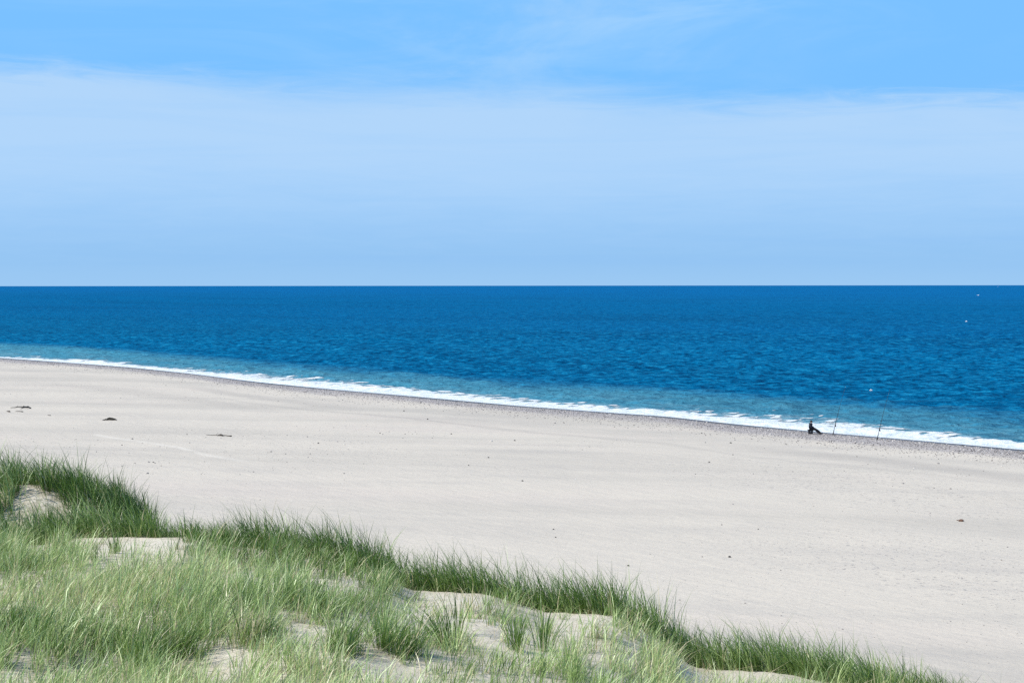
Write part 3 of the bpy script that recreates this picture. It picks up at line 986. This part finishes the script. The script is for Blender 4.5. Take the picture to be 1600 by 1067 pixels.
def skin_obj(name, nodes, edges, mat, parent, sub=2, extra=None):
    """nodes: list of (x,y,z,r) ; first is the root"""
    me = bpy.data.meshes.new(name + '_skeleton')
    me.from_pydata([n[:3] for n in nodes], edges, [])
    o = bpy.data.objects.new(name + '_tmp', me); COL.objects.link(o)
    md = o.modifiers.new('s', 'SKIN')
    for i, n in enumerate(nodes):
        sv = me.skin_vertices[0].data[i]
        rr = n[3] if isinstance(n[3], tuple) else (n[3], n[3])
        sv.radius = rr; sv.use_root = (i == 0)
    ss_ = o.modifiers.new('d', 'SUBSURF'); ss_.levels = ss_.render_levels = sub
    dg = bpy.context.evaluated_depsgraph_get()
    m2 = bpy.data.meshes.new_from_object(o.evaluated_get(dg))
    m2.name = name
    bpy.data.objects.remove(o); bpy.data.meshes.remove(me)
    for p in m2.polygons: p.use_smooth = True
    if extra:
        bm = bmesh.new(); bm.from_mesh(m2); extra(bm); bm.to_mesh(m2); bm.free()
    m2.materials.clear()
    return obj(name, m2, mat, parent)


# local frame: +x is where the angler faces, y to his left, z up; seat top at 0.42
HIP = (0.0, 0, .50)
JN = {}
nodes, edges = [], []


def nd(key, x, y, z, rr, prev=None):
    JN[key] = len(nodes); nodes.append((x, y, z, rr))
    if prev is not None: edges.append((JN[prev], JN[key]))


nd('pel', .0, 0, .47, (.15, .13))
nd('waist', -.02, 0, .60, (.14, .12), 'pel')
nd('chest', -.015, 0, .76, (.16, .13), 'waist')
nd('upch', .0, 0, .88, (.13, .10), 'chest')
nd('neck', .025, 0, .965, .052, 'upch')
nd('jaw', .05, 0, 1.03, (.066, .072), 'neck')
nd('skull', .045, 0, 1.105, (.072, .088), 'jaw')
nd('top', .04, 0, 1.165, (.055, .068), 'skull')
for s in (1, -1):
    q = 'l' if s > 0 else 'r'
    nd('sh' + q, .0, s * .175, .875, .062, 'upch')
    nd('el' + q, .06 + .02 * s, s * .235, .63, .045, 'sh' + q)
    nd('wr' + q, .27 + .03 * s, s * .13, .535, .030, 'el' + q)
    nd('pa' + q, .335 + .03 * s, s * .11, .52, (.040, .022), 'wr' + q)
    for f in range(4):
        fx, fy = .335 + .03 * s, s * .11
        o_ = (f - 1.5) * .019
        ln = (.072, .082, .078, .062)[f]
        nd(f'k{q}{f}', fx + .045, fy + o_, .522, .0095, 'pa' + q)
        nd(f'm{q}{f}', fx + .045 + ln * .45, fy + o_ * 1.05, .508, .0085, f'k{q}{f}')
        nd(f't{q}{f}', fx + .045 + ln * .75, fy + o_ * 1.1, .482, .0075, f'm{q}{f}')
    nd('th' + q, .32 + .03 * s, s * .11 - s * .045, .518, .011, 'pa' + q)
    nd('ti' + q, .365 + .03 * s, s * .11 - s * .06, .505, .009, 'th' + q)
    nd('hp' + q, .03, s * .10, .47, .088, 'pel')
    nd('kn' + q, .44 + .03 * s, s * .13, .41 - .02 * s, .062, 'hp' + q)
    nd('an' + q, .80 + .06 * s, s * .13, .10, .040, 'kn' + q)
    nd('ft' + q, .93 + .06 * s, s * .14, .052, (.026, .018), 'an' + q)


def face(bm):
    """nose, ears, eyes, lips worked into the head"""
    def ball(c, r3, seg=10):
        bmesh.ops.create_uvsphere(bm, u_segments=seg, v_segments=seg, radius=1,
                                  matrix=Matrix.Translation(c) @ Matrix.Diagonal((*r3, 1)))
    ball((.135, 0, 1.075), (.020, .013, .022)); ball((.122, 0, 1.035), (.012, .024, .007))
    for s in (1, -1):
        ball((.118, s * .03, 1.095), (.010, .013, .009)); ball((.04, s * .078, 1.08), (.020, .010, .032))
    for v in bm.verts: pass


px_, py_, pz_ = beach_at(1266.5, 678.3)
FACE_RZ = R(-12)
person = skin_obj('person', nodes, edges, M_SKIN, None, 2, face)
person.location = (px_, py_, pz_); person.rotation_euler = (0, 0, FACE_RZ)
tag(person, 'angler in dark clothes and cap sitting low beside the surf, legs stretched towards the rods', 'person')


def sub_skin(name, keys, grow, mat, links):
    idx = {k: i for i, k in enumerate(keys)}
    ns = []
    for k in keys:
        n_ = nodes[JN[k]]; rr = n_[3] if isinstance(n_[3], tuple) else (n_[3], n_[3])
        ns.append((*n_[:3], (rr[0] + grow, rr[1] + grow)))
    return skin_obj(name, ns, [(idx[a], idx[b]) for a, b in links], mat, person, 2)


sub_skin('jacket', ['chest', 'waist', 'pel', 'upch', 'neck', 'shl', 'ell', 'wrl', 'shr', 'elr', 'wrr'], .045, M_JACKET,
         [('waist', 'pel'), ('upch', 'neck'), ('waist', 'chest'), ('chest', 'upch'), ('upch', 'shl'), ('shl', 'ell'), ('ell', 'wrl'), ('upch', 'shr'), ('shr', 'elr'), ('elr', 'wrr')])
sub_skin('trousers', ['pel', 'hpl', 'knl', 'anl', 'hpr', 'knr', 'anr'], .048, M_TROUSER,
         [('pel', 'hpl'), ('hpl', 'knl'), ('knl', 'anl'), ('pel', 'hpr'), ('hpr', 'knr'), ('knr', 'anr')])
for s in (1, -1):
    ax_, fx_ = .80 + .06 * s, .93 + .06 * s
    skin_obj('boot', [(ax_, s * .13, .10, .058), (ax_ - .10, s * .13, .20, .060), (ax_ + .02, s * .13, .055, (.055, .05)), (fx_ + .03, s * .14, .052, (.052, .042)), (fx_ + .11, s * .145, .045, (.04, .034))],
             [(0, 1), (0, 2), (2, 3), (3, 4)], M_BOOT, person, 2)
# cap with brim, and hair under it
bm = bmesh.new()
bmesh.ops.create_uvsphere(bm, u_segments=20, v_segments=12, radius=1, matrix=Matrix.Translation((.038, 0, 1.13)) @ Matrix.Diagonal((.108, .092, .088, 1)))
bmesh.ops.bisect_plane(bm, geom=bm.verts[:] + bm.edges[:] + bm.faces[:], plane_co=(0, 0, 1.118), plane_no=(.12, 0, 1), clear_inner=True)
bmesh.ops.create_cone(bm, cap_ends=True, segments=20, radius1=.075, radius2=.072, depth=.014, matrix=Matrix.Translation((.125, 0, 1.112)) @ Matrix.Rotation(R(10), 4, 'Y') @ Matrix.Diagonal((1, .95, 1, 1)))
for f in bm.faces: f.smooth = True
bm_obj('cap', bm, M_CAP, person)
bm = bmesh.new()
bmesh.ops.create_uvsphere(bm, u_segments=18, v_segments=12, radius=1, matrix=Matrix.Translation((.018, 0, 1.085)) @ Matrix.Diagonal((.088, .085, .075, 1)))
for f in bm.faces: f.smooth = True
bm_obj('hair', bm, M_HAIR, person)
# pale panel down the back: sunlight on the jacket painted as grey
sb = skin_obj('sunlit_back', [(-.135, 0, .86, (.10, .05)), (-.155, 0, .76, (.12, .055)), (-.15, 0, .66, (.10, .045)), (-.10, 0, .94, (.085, .04))], [(0, 1), (1, 2), (0, 3)], M_SUNLIT_BACK, person, 2)
sb['label'] = 'pale grey back panel of the jacket, its sunlit tone put into the colour'

# low seat box under him
M_FABRIC = simple_mat('dark_plastic', (.014, .016, .020), .6, .3, .3, 20)
st = empty('seat_box', (px_, py_, pz_), FACE_RZ)
tag(st, 'low dark seat box with padded lid under the seated angler', 'seat box')


def rounded_box(name, x0, x1, y0, y1, z0, z1, bev, mat, parent, seg=3):
    bm = bmesh.new()
    bmesh.ops.create_cube(bm, size=1, matrix=Matrix.Translation(((x0 + x1) / 2, (y0 + y1) / 2, (z0 + z1) / 2)) @ Matrix.Diagonal((x1 - x0, y1 - y0, z1 - z0, 1)))
    bmesh.ops.bevel(bm, geom=bm.edges[:], offset=bev, segments=seg, profile=.5, affect='EDGES')
    for f in bm.faces: f.smooth = True
    return bm_obj(name, bm, mat, parent)


rounded_box('box_body', -.22, .20, -.17, .17, .0, .285, .02, M_FABRIC, st)
rounded_box('lid', -.24, .22, -.19, .19, .288, .335, .016, M_CARBON, st)
rounded_box('cushion', -.30, .20, -.17, .17, .338, .385, .02, M_TROUSER, st)
for s in (1, -1):
    rounded_box('latch', -.03, .03, s * .175 - .008, s * .175 + .008, .20, .27, .004, M_STEEL, st)
bm = bmesh.new(); tube(bm, [(-.225, -.10, .25), (-.29, -.07, .22), (-.30, 0, .20), (-.29, .07, .22), (-.225, .10, .25)], [.012] * 5, 8)
bm_obj('carry_strap', bm, M_CARBON, st)

# ------------------------------------------------------------------ surf rods on their stands
def make_rod():
    root = empty('fishing_rod', (0, 0, 0))
    L = 4.25
    def P(f):  # gentle forward curve of the blank, local +x is the lean
        return Vector((.245 * f * L * .93 + .10 * f ** 3, .12 * f, f * L * .965))
    bm = bmesh.new()
    fs = [0, .06, .14, .25, .4, .55, .7, .85, 1]
    tube(bm, [P(f) for f in fs], [.025, .024, .023, .022, .020, .016, .013, .010, .006], 10)
    bm_obj('blank', bm, M_CARBON, root)
    for f0, f1, nm in ((.0, .075, 'grip'), (.16, .24, 'grip')):
        bm = bmesh.new(); tube(bm, [P(f0), P((f0 + f1) / 2), P(f1)], [.036, .034, .033], 12)
        bm_obj(nm, bm, M_CORK, root)
    p = P(.145)
    bm = bmesh.new()
    tube(bm, [p, p + Vector((.035, .02, .02)), p + Vector((.10, .03, .02))], [.012, .010, .026], 10)
    tube(bm, [p + Vector((.09, .03, -.035)), p + Vector((.09, .03, .06))], [.034, .034], 14)
    reel = bm_obj('reel', bm, M_CARBON, root)
    bm = bmesh.new(); tube(bm, [p + Vector((.09, .03, .061)), p + Vector((.092, .03, .075)), p + Vector((.094, .03, .125)), p + Vector((.095, .03, .13))], [.042, .036, .034, .041], 16)
    bm_obj('spool', bm, M_STEEL, reel)
    bm = bmesh.new()
    tube(bm, [p + Vector((.09, .03, .01)), p + Vector((.09, -.06, .01)), p + Vector((.09, -.065, -.05)), p + Vector((.09, -.10, -.05))], [.008, .008, .008, .016], 8)
    bm_obj('crank', bm, M_STEEL, reel)
    for f, rr in ((.40, .030), (.55, .022), (.68, .017), (.80, .013), (.90, .011), (.985, .009)):
        bm = bmesh.new()
        c0 = P(f); rad = rr
        ring = [c0 + Vector((rad + .012 + rad * math.cos(a), rad * math.sin(a), 0)) for a in np.linspace(0, 2 * math.pi, 15)[:-1]]
        tube(bm, ring + [ring[0]], [.0028] * 15, 6)
        tube(bm, [c0, ring[7]], [.004, .003], 6)
        bm_obj('line_guide', bm, M_STEEL, root)
    return root


def make_stand():
    root = empty('rod_stand', (0, 0, 0))
    lean = Vector((.245, .03, 1)).normalized()
    bm = bmesh.new(); tube(bm, [lean * -.25, lean * .0, lean * .55, lean * 1.12], [.010, .026, .025, .022], 10)
    bm_obj('pole', bm, M_ALU, root)
    bm = bmesh.new(); tube(bm, [lean * .02, lean * .10, lean * .22], [.05, .045, .036], 12)
    bm_obj('butt_cup', bm, M_CORK, root)
    bm = bmesh.new()
    c0 = lean * 1.12
    tube(bm, [c0 + Vector((.0, -.05, .05)), c0 + Vector((-.01, -.03, 0)), c0, c0 + Vector((-.01, .03, 0)), c0 + Vector((0, .05, .05))], [.010] * 5, 8)
    bm_obj('rest_fork', bm, M_STEEL, root)
    return root


def copy_tree(o, parent=None):
    c = o.copy(); COL.objects.link(c)
    if parent is not None: c.parent = parent
    for ch in list(o.children): copy_tree(ch, c)
    return c


rod0, stand0 = make_rod(), make_stand()
spots = [(1301, 680, 'long dark surf rod standing nearest the seated angler, reel low on it', 'pale grey rod stand nearest the seated angler, stuck in the shingle'),
         (1370, 687.5, 'long dark surf rod farther right, with a bright glint at its reel', 'pale grey rod stand under the farther right rod, stuck in the shingle')]
for i, (a, bq, l1, l2) in enumerate(spots):
    x, y, z = beach_at(a, bq)
    ro, so = (rod0, stand0) if i == 0 else (copy_tree(rod0), copy_tree(stand0))
    so.location = (x, y, z); ro.location = (x + .035, y - .035, z + .16)
    if i: ro.rotation_euler = (0, 0, .06)
    tag(ro, l1, 'fishing rod', 'surf fishing rods propped upright at the waterline')
    tag(so, l2, 'rod stand', 'rod stands pushed into the shingle')

# ================================================================== render settings
scene.view_settings.view_transform = 'Standard'
scene.view_settings.look = 'None'
scene.view_settings.exposure = 0.4
scene.view_settings.gamma = 1.0
scene.render.engine = 'CYCLES'
scene.cycles.use_denoising = False
scene.cycles.max_bounces = 6
scene.cycles.diffuse_bounces = 3
scene.cycles.caustics_reflective = False
scene.cycles.caustics_refractive = False
